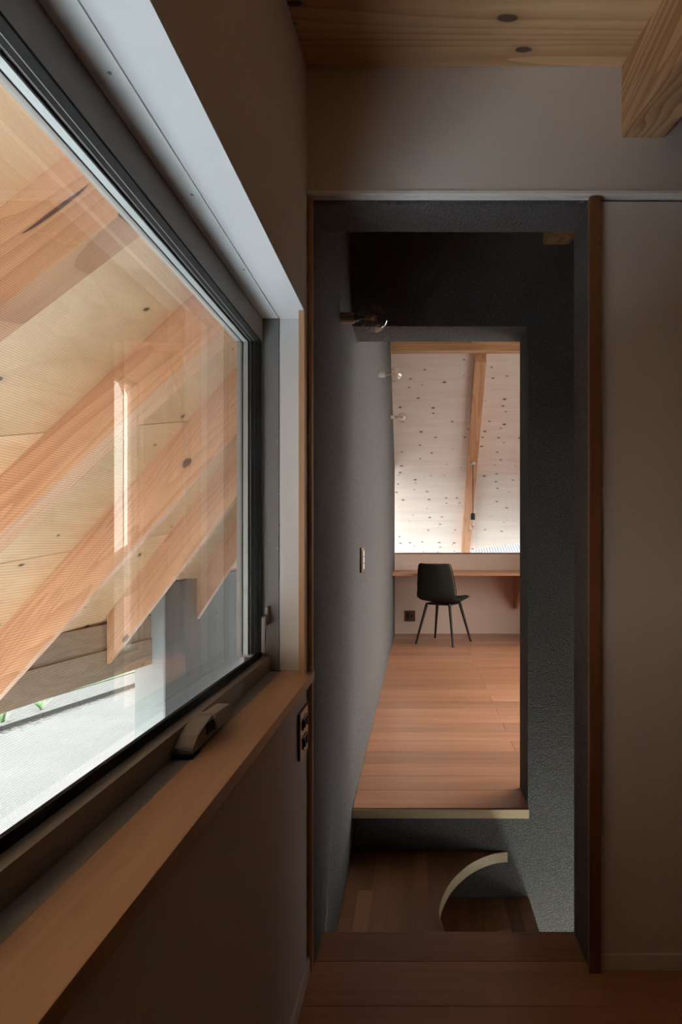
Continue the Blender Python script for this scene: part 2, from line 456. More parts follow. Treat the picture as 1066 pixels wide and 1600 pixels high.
# ceiling of the near room and stair: rising plywood sheets
def slab_lo(bm, x0, x1, y0, y1, t=0.02):
    hexa(bm, [(x0,y0,ceil_lo(y0)),(x1,y0,ceil_lo(y0)),(x1,y1,ceil_lo(y1)),(x0,y1,ceil_lo(y1)),
              (x0,y0,ceil_lo(y0)+t),(x1,y0,ceil_lo(y0)+t),(x1,y1,ceil_lo(y1)+t),(x0,y1,ceil_lo(y1)+t)])
bm = bmesh.new()
x0, x1 = WL-0.2, XS+0.2
hexa(bm, [(x0,YB-0.2,ceil_lo(YB-0.2)+0.022),(x1,YB-0.2,ceil_lo(YB-0.2)+0.022),(x1,RY,ceil_lo(RY)+0.022),(x0,RY,ceil_lo(RY)+0.022),
          (x0,YB-0.2,ceil_lo(YB-0.2)+0.15),(x1,YB-0.2,ceil_lo(YB-0.2)+0.15),(x1,RY,ceil_lo(RY)+0.15),(x0,RY,ceil_lo(RY)+0.15)])
ce = struct('ceiling', bm, M_plyC, 'roof deck over the near room, sheathed below with knotty plywood', 'ceiling')
for (a, b) in ((YB, -1.15), (-1.15, -0.24), (-0.24, 0.67), (0.67, 1.583)):
    for (p, q) in ((WL, 1.2), (1.2, XR)):
        bm = bmesh.new(); slab_lo(bm, p+0.0005, q-0.0005, a+0.0008, b-0.0008)
        obj('plywood_sheet', bm, M_plyC, ce)
for (a, b) in ((1.70, D2), (D2B, 4.4), (4.4, RY)):
    bm = bmesh.new(); slab_lo(bm, PL, XS, a, b)
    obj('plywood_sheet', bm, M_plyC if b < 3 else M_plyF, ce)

def beam(name, x0, x1, y0, y1, h, lift, mat, label):
    bm = bmesh.new()
    zb = lambda y: Z(1.037 + 0.2*(y-1.6))
    hexa(bm, [(x0,y0,zb(y0)),(x1,y0,zb(y0)),(x1,y1,zb(y1)),(x0,y1,zb(y1)),
              (x0,y0,ceil_lo(y0)),(x1,y0,ceil_lo(y0)),(x1,y1,ceil_lo(y1)),(x0,y1,ceil_lo(y1))])
    o = obj(name, bm, mat, bevel=0.003); tag(o, label, 'beam', 'fir beams under the rising ceiling'); return o
beam('ceiling_beam', 0.525, 0.633, YB, 1.583, 0.18, 0, M_beamY, 'exposed fir beam at top right running into the header wall')
beam('ceiling_beam', 0.525, 0.633, D0B+0.02, D2, 0.18, 0, M_beamY, 'exposed fir beam over the dark stairwell, only its tip showing')
beam('ceiling_beam', 0.525, 0.633, D2B, RY, 0.18, 0, M_beamY, 'exposed fir beam over the study, hidden behind the second lintel')

# ------------------------------------------------------------------ stairwell and study walls
bm = bmesh.new()
def wall_poly(bm, x0, x1, pts): prism_x(bm, pts, x0, x1)
wall_poly(bm, PL-0.18, PL, [(D0+0.002, -0.2), (-1.1, -0.2), (-1.1, GZ), (DB, GZ), (DB, ceil_hi(DB)), (RY, ceil_lo(RY)), (D0+0.002, ceil_lo(D0))])
struct('wall_stair_left', bm, M_plaster, 'long dark textured plaster wall running from the stair into the study', 'wall')

bm = bmesh.new()
box(bm, PL, OR2, D2, D2B, GZ, -0.041)                             # below the study floor
box(bm, OR2, XS, D2, D2B, -0.041, Z(1.415))
box(bm, OR2, 2.6, D2, D2B, GZ, -0.041)
box(bm, PL, OR2, D2, D2B, OT2, Z(1.415))
struct('wall_stair_back', bm, M_plaster, 'dark plaster wall with the second opening into the study', 'wall')

struct('wall_stair_right', [(EX_, EX_+0.15, D0B, D2, -0.2, Z(1.6)), (EX_, XR+0.1, D0B-0.1, D0B, -0.2, Z(1.6))], M_plaster, 'dark plaster wall closing the stairwell at the right, out of sight', 'wall')
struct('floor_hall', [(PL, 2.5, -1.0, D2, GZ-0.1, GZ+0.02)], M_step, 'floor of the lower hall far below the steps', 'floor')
HW = (-0.4, 2.2, GZ+0.1, -0.5)   # window of the lower hall y0,y1,z0,z1
struct('wall_hall_right', [(2.5, 2.65, -1.1, HW[0], GZ, -0.2), (2.5, 2.65, HW[1], D2, GZ, -0.2), (2.5, 2.65, HW[0], HW[1], GZ, HW[2]), (2.5, 2.65, HW[0], HW[1], HW[3], -0.2)], M_white, 'white wall of the lower hall with a garden window', 'wall')
struct('wall_hall_back', [(PL-0.1, 2.65, -1.15, -1.0, GZ, -0.2)], M_white, 'white wall of the lower hall under the near room', 'wall')
struct('ceiling_hall', [(EX_, 2.65, D0B-0.1, D2, -0.24, -0.2), (PL, XR+0.1, -1.0, D0B-0.06, -0.215, -0.2005)], M_white, 'white ceiling of the lower hall', 'ceiling')
# added unseen fill lamp: glowing globe standing in for daylight from below
hl = thing('hall_fill_lamp', 'added globe light in the lower hall, unseen, brightening the stairwell from below', 'lamp', (0.95, 1.15, -0.215))
bm = bmesh.new(); tube(bm, (0.95, 1.15, -0.215), (0.95, 1.15, -1.55), 0.006, 0.006, 8); obj('rod', bm, M_leg, hl)
bm = bmesh.new(); lathe(bm, [(0.002, -1.76)] + [(0.11*math.sin(math.pi*k/12), -1.65-0.11*math.cos(math.pi*k/12)) for k in range(1, 12)] + [(0.002, -1.54)], 20, 'z', (0.95, 1.15, 0)); obj('glow_globe', bm, M_fillglobe, hl, smooth=True)
SW = (2.85, 5.85, 0.06, 2.60)      # study side window y0,y1,z0,z1
struct('wall_study_right', [(XS, XS+0.15, D2, SW[0], -0.2, Z(2.4)), (XS, XS+0.15, SW[1], DB+0.14, -0.2, Z(2.4)),
                            (XS, XS+0.15, SW[0], SW[1], -0.2, SW[2]), (XS, XS+0.15, SW[0], SW[1], SW[3], Z(2.4))], M_study, 'study wall with a wide window, out of sight to the right', 'wall')
KT = Z(-0.166)
bm = bmesh.new(); prism_x(bm, [(DB+0.14, GZ), (8.0, GZ), (8.0, ceil_hi(8.0)), (DB+0.14, ceil_hi(DB+0.14))], XS, XS+0.15)
struct('wall_sky_block', bm, M_ext, 'added end wall under the far eaves, unseen, blocking sky light from the side', 'wall')  # added out of view to keep side sky off the far plywood
struct('wall_study_back', [(PL-0.18, XS+0.15, DB, DB+0.14, GZ, KT-0.012)], M_study, 'pale knee wall of the study behind the desk', 'wall')
obj('shade_skin', [(PL-0.18, XS, DB+0.1405, DB+0.16, GZ, KT)], M_shadeskin, bpy.data.objects['wall_study_back'])['label'] = 'added dark outer skin, unseen, cutting sun bounce onto the eaves'  # added skin, keeps the sunlit outer face from brightening the plywood
struct('trim_4', [(PL, XS, DB-0.006, DB+0.14, KT-0.012, KT)], M_casing, 'dark wooden ledge on top of the knee wall, above the desk', 'ledge', bevel=0.001)

# steep plywood ceiling of the study, running on outside as the far eaves
def hi_sheet(x0, x1, y0, y1, t=0.02, up=0.0, skew=0.0):
    bm = bmesh.new()
    f = lambda y: ceil_hi(y)+up
    ya, yb = y1, y1 + skew*(x1-x0)
    hexa(bm, [(x0,y0,f(y0)),(x1,y0,f(y0)),(x1,yb,f(yb)),(x0,ya,f(ya)),
              (x0,y0,f(y0)+t),(x1,y0,f(y0)+t),(x1,yb,f(yb)+t),(x0,ya,f(ya)+t)])
    return bm
cst = struct('ceiling_study', hi_sheet(PL-0.6, XS+0.5, RY, 8.44, 0.12, 0.023, -0.15), M_plyF, 'steep roof deck over the study, sheathed below with pale knotty plywood', 'ceiling')
jy = [RY, 6.585, 7.234, 7.864]
for a, b in zip(jy, jy[1:]):
    for p, q in ((PL-0.6, 0.632), (0.632, 1.55), (1.55, XS)):
        obj('plywood_sheet', hi_sheet(p+0.0008, q-0.0008, a+0.0012, b-0.0012), M_plyF, cst)
for p, q in ((PL-0.6, 0.632), (0.632, 1.55), (1.55, XS+0.5)):
    e0 = 8.36 - 0.15*(p+0.0) ; 
    obj('plywood_sheet', hi_sheet(p+0.0008, q-0.0008, 7.8652, e0, skew=-0.15), M_plyF, cst)

o = obj('ridge_purlin', [(PL, XS, 6.05, 6.165, Z(1.857), Z(1.955))], M_beam, bevel=0.003)
tag(o, 'orange fir purlin across the head of the far plywood ceiling', 'beam')
def far_rafter(x0, x1, label):
    h = 0.16; bm = bmesh.new(); y0, y1 = 6.166, 8.2
    hexa(bm, [(x0,y0,ceil_hi(y0)-h),(x1,y0,ceil_hi(y0)-h),(x1,y1,ceil_hi(y1)-h),(x0,y1,ceil_hi(y1)-h),
              (x0,y0,ceil_hi(y0)),(x1,y0,ceil_hi(y0)),(x1,y1,ceil_hi(y1)),(x0,y1,ceil_hi(y1))])
    u = Vector((0,1,-1)).normalized(); v = Vector((1,0,0)); wv = u.cross(v)
    B = Matrix((u, v, wv)).transposed().to_4x4(); B.translation = ((x0+x1)/2, y0, ceil_hi(y0))
    return tag(obj('study_rafter', bm, M_rafter, basis=B), label, 'rafter', 'fir rafters of the study ceiling')
far_rafter(0.575, 0.688, 'fir rafter running down the far plywood ceiling, pendant cord hung from it')
far_rafter(1.53, 1.643, 'fir rafter of the far ceiling to the right, hidden behind the opening')

# strip window over the knee wall
win2 = thing('window_2', 'clear strip glazing between knee wall ledge and far plywood ceiling', 'window', (1.0, DB+0.07, KT), kind='structure')
for a, b in ((PL+0.001, 0.574), (0.689, 1.529), (1.644, XS-0.001)):
    prs = bmesh.new(); ya, yb = DB+0.066, DB+0.074
    prism_x(prs, [(ya, KT+0.001), (yb, KT+0.001), (yb, ceil_hi(yb)-0.002), (ya, ceil_hi(ya)-0.002)], a, b)
    obj('pane', prs, M_glass, win2)
win3 = thing('window_3', 'wide side window of the study, out of frame at the right', 'window', (XS+0.07, 4.12, SW[2]), kind='structure')
obj('pane', [(XS+0.066, XS+0.074, SW[0], SW[1], SW[2], SW[3])], M_glass, win3)
obj('frame', [(XS+0.04, XS+0.10, SW[0], SW[0]+0.05, SW[2], SW[3]), (XS+0.04, XS+0.10, SW[1]-0.05, SW[1], SW[2], SW[3]),
              (XS+0.04, XS+0.10, 4.10, 4.15, SW[2], SW[3]), (XS+0.04, XS+0.10, SW[0], SW[1], SW[2], SW[2]+0.04), (XS+0.04, XS+0.10, SW[0], SW[1], SW[3]-0.04, SW[3])], M_frame, win3)

# ------------------------------------------------------------------ the long window at the left
trims = [('trim_5', [(-0.360, WL, W0, W1+0.001, Z(ST), Z(ST)+0.0118)], M_white, 'white lining board over the head of the long window'),
         ('trim_6', [(-0.360, -0.2985, W1+0.0012, W1+0.014, Z(SB), Z(ST))], M_white, 'white lining board at the far jamb of the long window'),
         ('trim_7', [(-0.360, WL, W0-0.018, W0, Z(SB), Z(ST))], M_white, 'white lining board at the near jamb of the long window, out of frame')]
for n, b, m, lab in trims: struct(n, b, m, lab, 'lining')
o = struct('trim_8', [(-0.298, WL+0.001, 1.537, 1.6, Z(SB), Z(ST)-0.001)], M_post, 'narrow wooden strip between window lining and passage casing', 'trim')
o = struct('trim_9', [(-0.353, -0.269, W0, W1, Z(SB)-0.022, Z(SB))], M_sill, 'honey-brown wooden sill board under the long window', 'sill', bevel=0.0015)

win = thing('window_1', 'long aluminium awning window overlooking the eaves and road', 'window', (-0.40, 0.75, Z(SB)), kind='structure')
bm = bmesh.new()
box(bm, -0.470, -0.405, W0, W1+0.03, Z(0.5125), Z(0.600))           # head
box(bm, -0.425, -0.385, W0, W1+0.03, Z(-0.39), Z(-0.307))           # bottom rail
box(bm, -0.470, -0.425, W0, W1+0.03, Z(-0.39), Z(-0.350))
box(bm, -0.470, -0.405, W1-0.006, W1+0.03, Z(-0.307), Z(0.5125))    # far stile
box(bm, -0.470, -0.405, W0-0.02, W0+0.02, Z(-0.307), Z(0.5125))     # near stile
obj('frame', bm, M_frame, win)['label'] = 'dark bronze frame'
bm = bmesh.new()
box(bm, -0.4045, -0.3630, W0, W1, Z(ST)+0.001, Z(ST)+0.011)         # head flange
obj('flange', bm, M_framelt, win)['label'] = 'pale grey screw flange'
obj('flange', [(-0.4045, -0.3625, W1+0.001, W1+0.012, Z(SB)+0.001, Z(ST)+0.001)], M_jamb, win)
obj('flange', [(-0.3845, -0.3535, W0, W1, Z(SB)-0.012, Z(SB)-0.002)], M_frame, win)
bm = bmesh.new()                                                    # stepped black gaskets
for k, (xa, xb, dz) in enumerate(((-0.4125, -0.405, 0.0), (-0.422, -0.4145, 0.004), (-0.4325, -0.424, 0.009))):
    box(bm, xa, xb, W0+0.02, W1-0.007, Z(0.508+dz), Z(0.5124))
    box(bm, xa, xb, W1-0.012+dz*0.5, W1-0.0062, Z(-0.30), Z(0.508+dz))
    box(bm, xa, xb, W0+0.02, W0+0.03, Z(-0.30), Z(0.508+dz))
box(bm, -0.4125, -0.406, W0+0.02, W1-0.007, Z(-0.3069), Z(-0.292))
box(bm, -0.4325, -0.4125, W0+0.02, W1-0.007, Z(-0.3069), Z(-0.3060))
obj('gasket', bm, M_black, win)
bm = bmesh.new()
box(bm, -0.4520, -0.4400, W0+0.02, W1-0.0065, Z(0.509), Z(0.5124))
box(bm, -0.4520, -0.4400, W1-0.0100, W1-0.0062, Z(-0.30), Z(0.5085))
obj('spacer_bar', bm, M_spacer, win)
bm = bmesh.new()
for xa, xb in ((-0.4548, -0.4523), (-0.4397, -0.4366)):
    box(bm, xa, xb, W0+0.02, W1-0.0065, Z(0.5085), Z(0.5124))
    box(bm, xa, xb, W1-0.0105, W1-0.0062, Z(-0.30), Z(0.5080))
obj('edge_seal', bm, M_black, win)
for xa in (-0.4362, -0.4585):
    obj('pane', [(xa, xa+0.0035, W0+0.021, W1-0.0065, Z(-0.3065), Z(0.5120))], M_glass, win)
bm = bmesh.new(); box(bm, -0.4715, -0.4710, W0, W1+0.02, Z(-0.349), Z(0.53))
sc_o = obj('insect_screen', bm, M_mesh, win); sc_o['kind'] = 'stuff'
# screws of the flange
def screw(x, y, z, ax):
    bm = bmesh.new()
    lathe(bm, [(0.0028, 0), (0.0028, 0.0009), (0.0018, 0.0014)], 10, ax, (x, y, z)); return obj('screw', bm, M_steel, win)
for px, py in ((171, 115), (300, 305), (381, 422)):
    d = ST*F/(CY-py); screw((px-CX)*d/F, d, Z(ST)+0.0006, 'z')
for px, py in ((434, 545), (435, 690), (434, 857)):
    d = W1; screw(-0.366, d-0.0004, Z((CY-py)*d/F), 'y')
# opener on the bottom rail
op = obj('opener', [(-0.3845, -0.362, 0.965, 1.135, Z(-0.3425), Z(-0.330))], M_handle, win, bevel=0.002)
op['label'] = 'grey opener block on the bottom rail'
bm = bmesh.new()
prism_x(bm, [(0.962, Z(-0.338)), (1.085, Z(-0.338)), (1.085, Z(-0.304)), (1.045, Z(-0.302)), (0.985, Z(-0.315)), (0.962, Z(-0.328))], -0.3845, -0.352)
obj('opener_body', bm, M_handle, op, bevel=0.003)
bm = bmesh.new()
prism_x(bm, [(1.060, Z(-0.330)), (1.135, Z(-0.330)), (1.141, Z(-0.322)), (1.136, Z(-0.304)), (1.055, Z(-0.299)), (1.052, Z(-0.312))], -0.372, -0.346)
obj('opener_lever', bm, M_handle, op, bevel=0.0025)
obj('lever_slot', [(-0.353, -0.3495, 1.022, 1.054, Z(-0.326), Z(-0.309))], M_black, op, bevel=0.001)
obj('opener_foot', [(-0.384, -0.350, 0.955, 0.99, Z(-0.3435), Z(-0.338))], M_black, op, bevel=0.001)
# small cam handle on the far jamb
hd = obj('cam_handle', [(-0.3995, -0.386, 1.572, 1.6, Z(-0.222), Z(-0.198))], M_handle, win, bevel=0.002)
obj('handle_lever', [(-0.3975, -0.3875, 1.560, 1.573, Z(-0.290), Z(-0.200))], M_handle, hd, bevel=0.002)
obj('handle_pin', [(-0.394, -0.3865, 1.585, 1.6, Z(-0.197), Z(-0.175))], M_frame, hd, bevel=0.002)

# ------------------------------------------------------------------ electrical fittings
pl = thing('power_outlet', 'bronze double power outlet plate on the wall below the window sill', 'outlet', (WL, 1.505, Z(-0.472)))
obj('plate', [(WL, WL+0.007, 1.455, 1.556, Z(-0.527), Z(-0.416))], M_brass, pl, bevel=0.002)
for zc in (-0.448, -0.494):
    s_ = obj('socket', [(WL+0.007, WL+0.0105, 1.478, 1.535, Z(zc-0.014), Z(zc+0.014))], M_socketblk, pl, bevel=0.0015)
    for yy in (1.489, 1.518): obj('socket_face', [(WL+0.0105, WL+0.0135, yy-0.008, yy+0.010, Z(zc-0.008), Z(zc+0.009))], M_black, s_, bevel=0.001)
for zc in (-0.425, -0.518):
    bm = bmesh.new(); lathe(bm, [(0.003, 0), (0.003, 0.001)], 10, 'x', (WL+0.007, 1.505, Z(zc))); obj('screw', bm, M_steel, pl)

sw = thing('light_switch', 'light switch plate on the dark plaster wall just inside the study', 'switch', (PL, 2.96, Z(-0.10)))
obj('plate', [(PL, PL+0.009, 2.89, 3.03, Z(-0.160), Z(-0.042))], M_brass, sw, bevel=0.002)
for zc in (-0.070, -0.101, -0.132):
    obj('rocker', [(PL+0.009, PL+0.013, 2.925, 2.995, Z(zc-0.013), Z(zc+0.013))], M_ivory, sw, bevel=0.001)

ou = thing('desk_outlet', 'small pale horizontal outlet on the knee wall above the desk', 'outlet', (-0.115, DB, Z(-0.32)))
obj('plate', [(-0.190, -0.040, DB-0.007, DB, Z(-0.352), Z(-0.288))], M_ivory, ou, bevel=0.002)
for xc in (-0.155, -0.115, -0.075):
    obj('socket', [(xc-0.014, xc+0.014, DB-0.0095, DB-0.007, Z(-0.334), Z(-0.306))], M_study, ou, bevel=0.001)
pb = thing('wall_jack', 'square bronze outlet plate on the knee wall below the desk', 'outlet', (-0.095, DB, Z(-0.91)))
obj('plate', [(-0.160, -0.030, DB-0.008, DB, Z(-0.975), Z(-0.847))], M_brass, pb, bevel=0.002)
obj('socket', [(-0.138, -0.098, DB-0.012, DB-0.008, Z(-0.955), Z(-0.870))], M_socketblk, pb, bevel=0.001)
obj('jack', [(-0.084, -0.052, DB-0.012, DB-0.008, Z(-0.925), Z(-0.893))], M_socketblk, pb, bevel=0.001)

# ------------------------------------------------------------------ globe lamps on the plaster wall
def globe(y, z, label):
    t = thing('wall_lamp', label, 'lamp', (PL, y, z), group='globe bulbs on the plaster wall')
    bm = bmesh.new(); lathe(bm, [(0.0195, 0), (0.0195, 0.045), (0.018, 0.047)], 24, 'x', (PL, y, z)); obj('lamp_holder', bm, M_socket, t, smooth=True)
    bm = bmesh.new(); lathe(bm, [(0.0135, 0.0), (0.0135, 0.012)], 20, 'x', (PL+0.047, y, z)); bs_ = obj('bulb_cap', bm, M_steel, t, smooth=True)
    R = 0.0485; cxx = 0.118
    prof = [(0.0135, 0.058), (0.016, 0.063), (0.021, 0.070)]
    a0 = math.asin(0.030/R)
    for i in range(17):
        a = math.pi - 0.62 - (math.pi-0.62)*i/16
        prof.append((max(R*math.sin(a), 0.0006), cxx + R*math.cos(a)))
    bm = bmesh.new(); lathe(bm, prof, 32, 'x', (PL, y, z), cap=False); obj('bulb', bm, M_bulb, t, smooth=True)
    bm = bmesh.new(); lathe(bm, [(0.007, 0.058), (0.005, 0.075), (0.003, 0.085)], 12, 'x', (PL, y, z)); st_ = obj('stem', bm, M_spacer, t, smooth=True)
    for k in range(4):
        an = math.pi/4 + k*math.pi/2; r = 0.006
        bm = bmesh.new(); tube(bm, (PL+0.085, y+r*math.cos(an), z+r*math.sin(an)), (PL+0.125, y+1.4*r*math.cos(an), z+1.4*r*math.sin(an)), 0.0012, 0.0012, 8)
        obj('filament', bm, M_fil, st_)
globe(2.184, Z(0.785), 'clear globe bulb nearest, jutting from the plaster wall before the dark lintel')
globe(4.227, Z(1.130), 'clear globe bulb in the middle, higher of the two seen against pale plywood')
globe(6.240, Z(1.235), 'clear globe bulb farthest away, small against the pale plywood ceiling')

# ------------------------------------------------------------------ study furniture
dk = thing('wall_desk', 'long wooden wall-mounted desk along the knee wall behind the chair', 'desk', (0.8, 6.9, 0))
obj('desk_top', [(PL, XS, 6.60, DB, Z(-0.398), Z(-0.3675))], M_desk, dk, bevel=0.002)
for xb in (1.134, 1.70):
    bm = bmesh.new()
    prism_x(bm, [(DB, Z(-0.399)), (DB, Z(-0.815)), (DB-0.09, Z(-0.815)), (6.66, Z(-0.46)), (6.64, Z(-0.399))], xb, xb+0.03)
    obj('bracket', bm, M_desk, dk, bevel=0.002)

ch = bpy.data.objects.new('desk_chair', None); COL.objects.link(ch)
ch.location = (0.279, 6.635, 0); ch.rotation_euler = (0, 0, math.radians(-29.5)); WPOS[ch] = Vector((0,0,0))
tag(ch, 'charcoal upholstered desk chair with slim black legs, back to the camera', 'chair')
prof = [(0.235, 0.452, 0.150), (0.228, 0.468, 0.185), (0.20, 0.476, 0.203), (0.10, 0.468, 0.215), (0.0, 0.458, 0.222), (-0.09, 0.458, 0.224), (-0.155, 0.475, 0.225),
        (-0.195, 0.515, 0.224), (-0.218, 0.575, 0.221), (-0.232, 0.65, 0.214), (-0.245, 0.73, 0.203), (-0.257, 0.80, 0.192), (-0.265, 0.845, 0.180), (-0.268, 0.862, 0.150)]
bm = bmesh.new(); grid = []
NX = 12
for i, (py, pz, hw) in enumerate(prof):
    row = []
    seat = max(0, min(1, (0.56-pz)/0.08))
    for j in range(NX+1):
        t = -1 + 2*j/NX
        row.append(bm.verts.new((hw*t, py + (1-seat)*0.055*t*t, pz + seat*0.018*t*t)))
    grid.append(row)
for a, b in zip(grid, grid[1:]):
    for j in range(NX): bm.faces.new((a[j], a[j+1], b[j+1], b[j]))
me = bpy.data.meshes.new('seat_shell'); bm.to_mesh(me); bm.free()
for p in me.polygons: p.use_smooth = True
me.materials.append(M_uphol)
sh = bpy.data.objects.new('seat_shell', me); COL.objects.link(sh); sh.parent = ch
md = sh.modifiers.new('thick', 'SOLIDIFY'); md.thickness = 0.040; md.offset = 0
md = sh.modifiers.new('sub', 'SUBSURF'); md.levels = 2; md.render_levels = 2
# piping along the rim
def rim_pts():
    out = []
    for i, r in enumerate(prof):
        seat = max(0, min(1, (0.56-r[1])/0.08))
        out.append((r[2]*0.985, r[0] + (1-seat)*0.055, r[1] + seat*0.018))
    return out
for s in (-1, 1):
    cu = bmesh.new(); P = [(s*x, y_, z_) for x, y_, z_ in rim_pts()]
    for a, b in zip(P, P[1:]): tube(cu, (a[0]*1.0+s*0.012, a[1], a[2]), (b[0]+s*0.012, b[1], b[2]), 0.005, 0.005, 6)
    obj('piping', cu, M_uphol, ch, smooth=True)
for sx in (-1, 1):
    for sy in (-1, 1):
        bm = bmesh.new(); tube(bm, (sx*0.135, sy*0.12-0.005, 0.432), (sx*0.221, sy*0.219, 0.0), 0.0165, 0.0110)
        obj('leg', bm, M_leg, ch, smooth=True)
bm = bmesh.new()
for s in (-1, 1):
    tube(bm, (s*0.137, -0.128, 0.426), (s*0.137, 0.118, 0.426), 0.010, 0.010, 8)
    tube(bm, (-0.137, s*0.123-0.005, 0.426), (0.137, s*0.123-0.005, 0.426), 0.010, 0.010, 8)
box(bm, -0.13, 0.13, -0.12, 0.11, 0.430, 0.436)
obj('under_frame', bm, M_leg, ch)

# pendant under the far rafter
pd = thing('pendant_lamp', 'black pendant cord with bare socket hanging from the far rafter', 'lamp', (0.632, 7.05, Z(0.885)))
bm = bmesh.new(); lathe(bm, [(0.030, 0.0), (0.030, 0.022), (0.012, 0.028)], 20, 'z', (0.632, 7.05, Z(0.855))); obj('ceiling_cup', bm, M_socket, pd, smooth=True)
bm = bmesh.new(); tube(bm, (0.632, 7.05, Z(0.875)), (0.632, 7.05, Z(0.290)), 0.0042, 0.0042, 8); obj('cord', bm, M_cord, pd, smooth=True)
bm = bmesh.new(); lathe(bm, [(0.012, 0.075), (0.024, 0.068), (0.026, 0.0), (0.020, -0.004)], 20, 'z', (0.632, 7.05, Z(0.222))); obj('socket', bm, M_cord, pd, smooth=True)
bm = bmesh.new(); lathe(bm, [(0.014, 0.0), (0.016, -0.02), (0.03, -0.05), (0.034, -0.075), (0.03, -0.097), (0.016, -0.108), (0.001, -0.110)], 20, 'z', (0.632, 7.05, Z(0.222)), cap=False); obj('bulb', bm, M_bulb, pd, smooth=True)

# ------------------------------------------------------------------ winding steps
HZ = -1.31
cpx = [(792.7,1330.3),(768.8,1334.5),(743.3,1344.7),(724.2,1357.4),(705,1376.6),(692.3,1398.9),(686.5,1418),(685.9,1430.8),(689,1443.6),(693.2,1454.7)]
curve = []
for px, py in cpx:
    d = -HZ*F/(py-CY); curve.append(((px-CX)*d/F, min(d, D2-0.001)))
curve += [(0.112, 1.96), (0.150, 1.89), (0.205, 1.83), (0.275, 1.79), (0.37, D0B+0.021)]
def catmull(P, n=4):
    out = []
    for i in range(len(P)-1):
        p0, p1, p2, p3 = P[max(i-1,0)], P[i], P[i+1], P[min(i+2, len(P)-1)]
        for k in range(n):
            t = k/n
            out.append(tuple(0.5*((2*p1[j]) + (-p0[j]+p2[j])*t + (2*p0[j]-5*p1[j]+4*p2[j]-p3[j])*t*t + (-p0[j]+3*p1[j]-3*p2[j]+p3[j])*t**3) for j in (0,1)))
    out.append(P[-1]); return out
cv = catmull(curve)
imin = min(range(len(cv)), key=lambda i: cv[i][0])
back = sorted(cv[:imin+1]); front = sorted(cv[imin:])
def interp(c, x):
    for (xa, ya), (xb, yb) in zip(c, c[1:]):
        if xa <= x <= xb: return ya + (yb-ya)*(x-xa)/max(xb-xa, 1e-9)
    return c[0][1] if x < c[0][0] else c[-1][1]
xm = cv[imin][0]
L1 = HZ + CAMZ                   # top of the upper step
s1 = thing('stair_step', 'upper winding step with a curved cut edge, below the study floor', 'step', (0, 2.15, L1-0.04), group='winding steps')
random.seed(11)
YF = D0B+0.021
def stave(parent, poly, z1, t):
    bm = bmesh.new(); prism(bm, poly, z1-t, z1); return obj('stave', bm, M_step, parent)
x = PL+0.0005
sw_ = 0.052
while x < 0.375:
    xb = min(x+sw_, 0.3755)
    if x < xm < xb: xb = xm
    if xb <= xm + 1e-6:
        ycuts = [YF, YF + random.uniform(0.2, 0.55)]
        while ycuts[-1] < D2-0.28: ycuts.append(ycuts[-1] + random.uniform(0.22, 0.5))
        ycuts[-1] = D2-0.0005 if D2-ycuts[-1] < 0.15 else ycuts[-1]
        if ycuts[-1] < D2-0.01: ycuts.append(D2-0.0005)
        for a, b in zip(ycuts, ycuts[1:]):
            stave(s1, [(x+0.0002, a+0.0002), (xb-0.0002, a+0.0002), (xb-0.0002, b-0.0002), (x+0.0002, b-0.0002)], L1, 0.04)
    else:
        xs = [x + (xb-x)*k/6 for k in range(7)]
        yb_ = [interp(back, q) for q in xs]
        poly = [(q, v) for q, v in zip(xs, yb_)] + [(xb, D2-0.0003), (x, D2-0.0003)]
        if D2 - min(yb_) > 0.003: stave(s1, poly, L1, 0.04)
        yf_ = [interp(front, q) for q in xs]
        poly = [(x, YF), (xb, YF)] + [(q, v) for q, v in list(zip(xs, yf_))[::-1]]
        if max(yf_) - YF > 0.003: stave(s1, poly, L1, 0.04)
    x = xb
bm = bmesh.new()
prev = None
nrm = []
for i, p in enumerate(cv):
    a, b = cv[max(i-1,0)], cv[min(i+1, len(cv)-1)]
    tx, ty = b[0]-a[0], b[1]-a[1]; L = math.hypot(tx, ty); nrm.append((-ty/L, tx/L))
for i, p in enumerate(cv):
    nx, ny = nrm[i]
    if nx < 0 and i == imin: nx, ny = -nx, -ny
    q0 = (p[0]+nx*0.0, p[1]+ny*0.0); q1 = (p[0]+nx*0.003, p[1]+min(0, ny*0.003) if i == 0 else p[1]+ny*0.003)
    ring = [bm.verts.new((q0[0], q0[1], L1-0.041)), bm.verts.new((q1[0], q1[1], L1-0.041)), bm.verts.new((q1[0], q1[1], L1+0.0005)), bm.verts.new((q0[0], q0[1], L1+0.0005))]
    if prev:
        for k in range(4): bm.faces.new((prev[k], prev[(k+1) % 4], ring[(k+1) % 4], ring[k]))
    else: bm.faces.new(ring)
    prev = ring
bm.faces.new(prev[::-1])
obj('edge_band', bm, M_oak, s1)['label'] = 'pale curved edge of the step'

def straight_step(x0, x1, z1, label, seedv):
    random.seed(seedv)
    t = thing('stair_step', label, 'step', ((x0+x1)/2, 2.15, z1-0.04), group='winding steps')
    x = x0
    while x < x1-0.005:
        xb = min(x+0.0525, x1); c = random.uniform(1.95, 2.4)
        for a, b in ((YF, c), (c, D2-0.0005)):
            stave(t, [(x+0.0002, a+0.0002), (xb-0.0002, a+0.0002), (xb-0.0002, b-0.0002), (x+0.0002, b-0.0002)], z1, 0.04)
        x = xb
straight_step(0.045, 0.4645, -0.38, 'second step down, dark boards in the shade under the curved edge', 5)

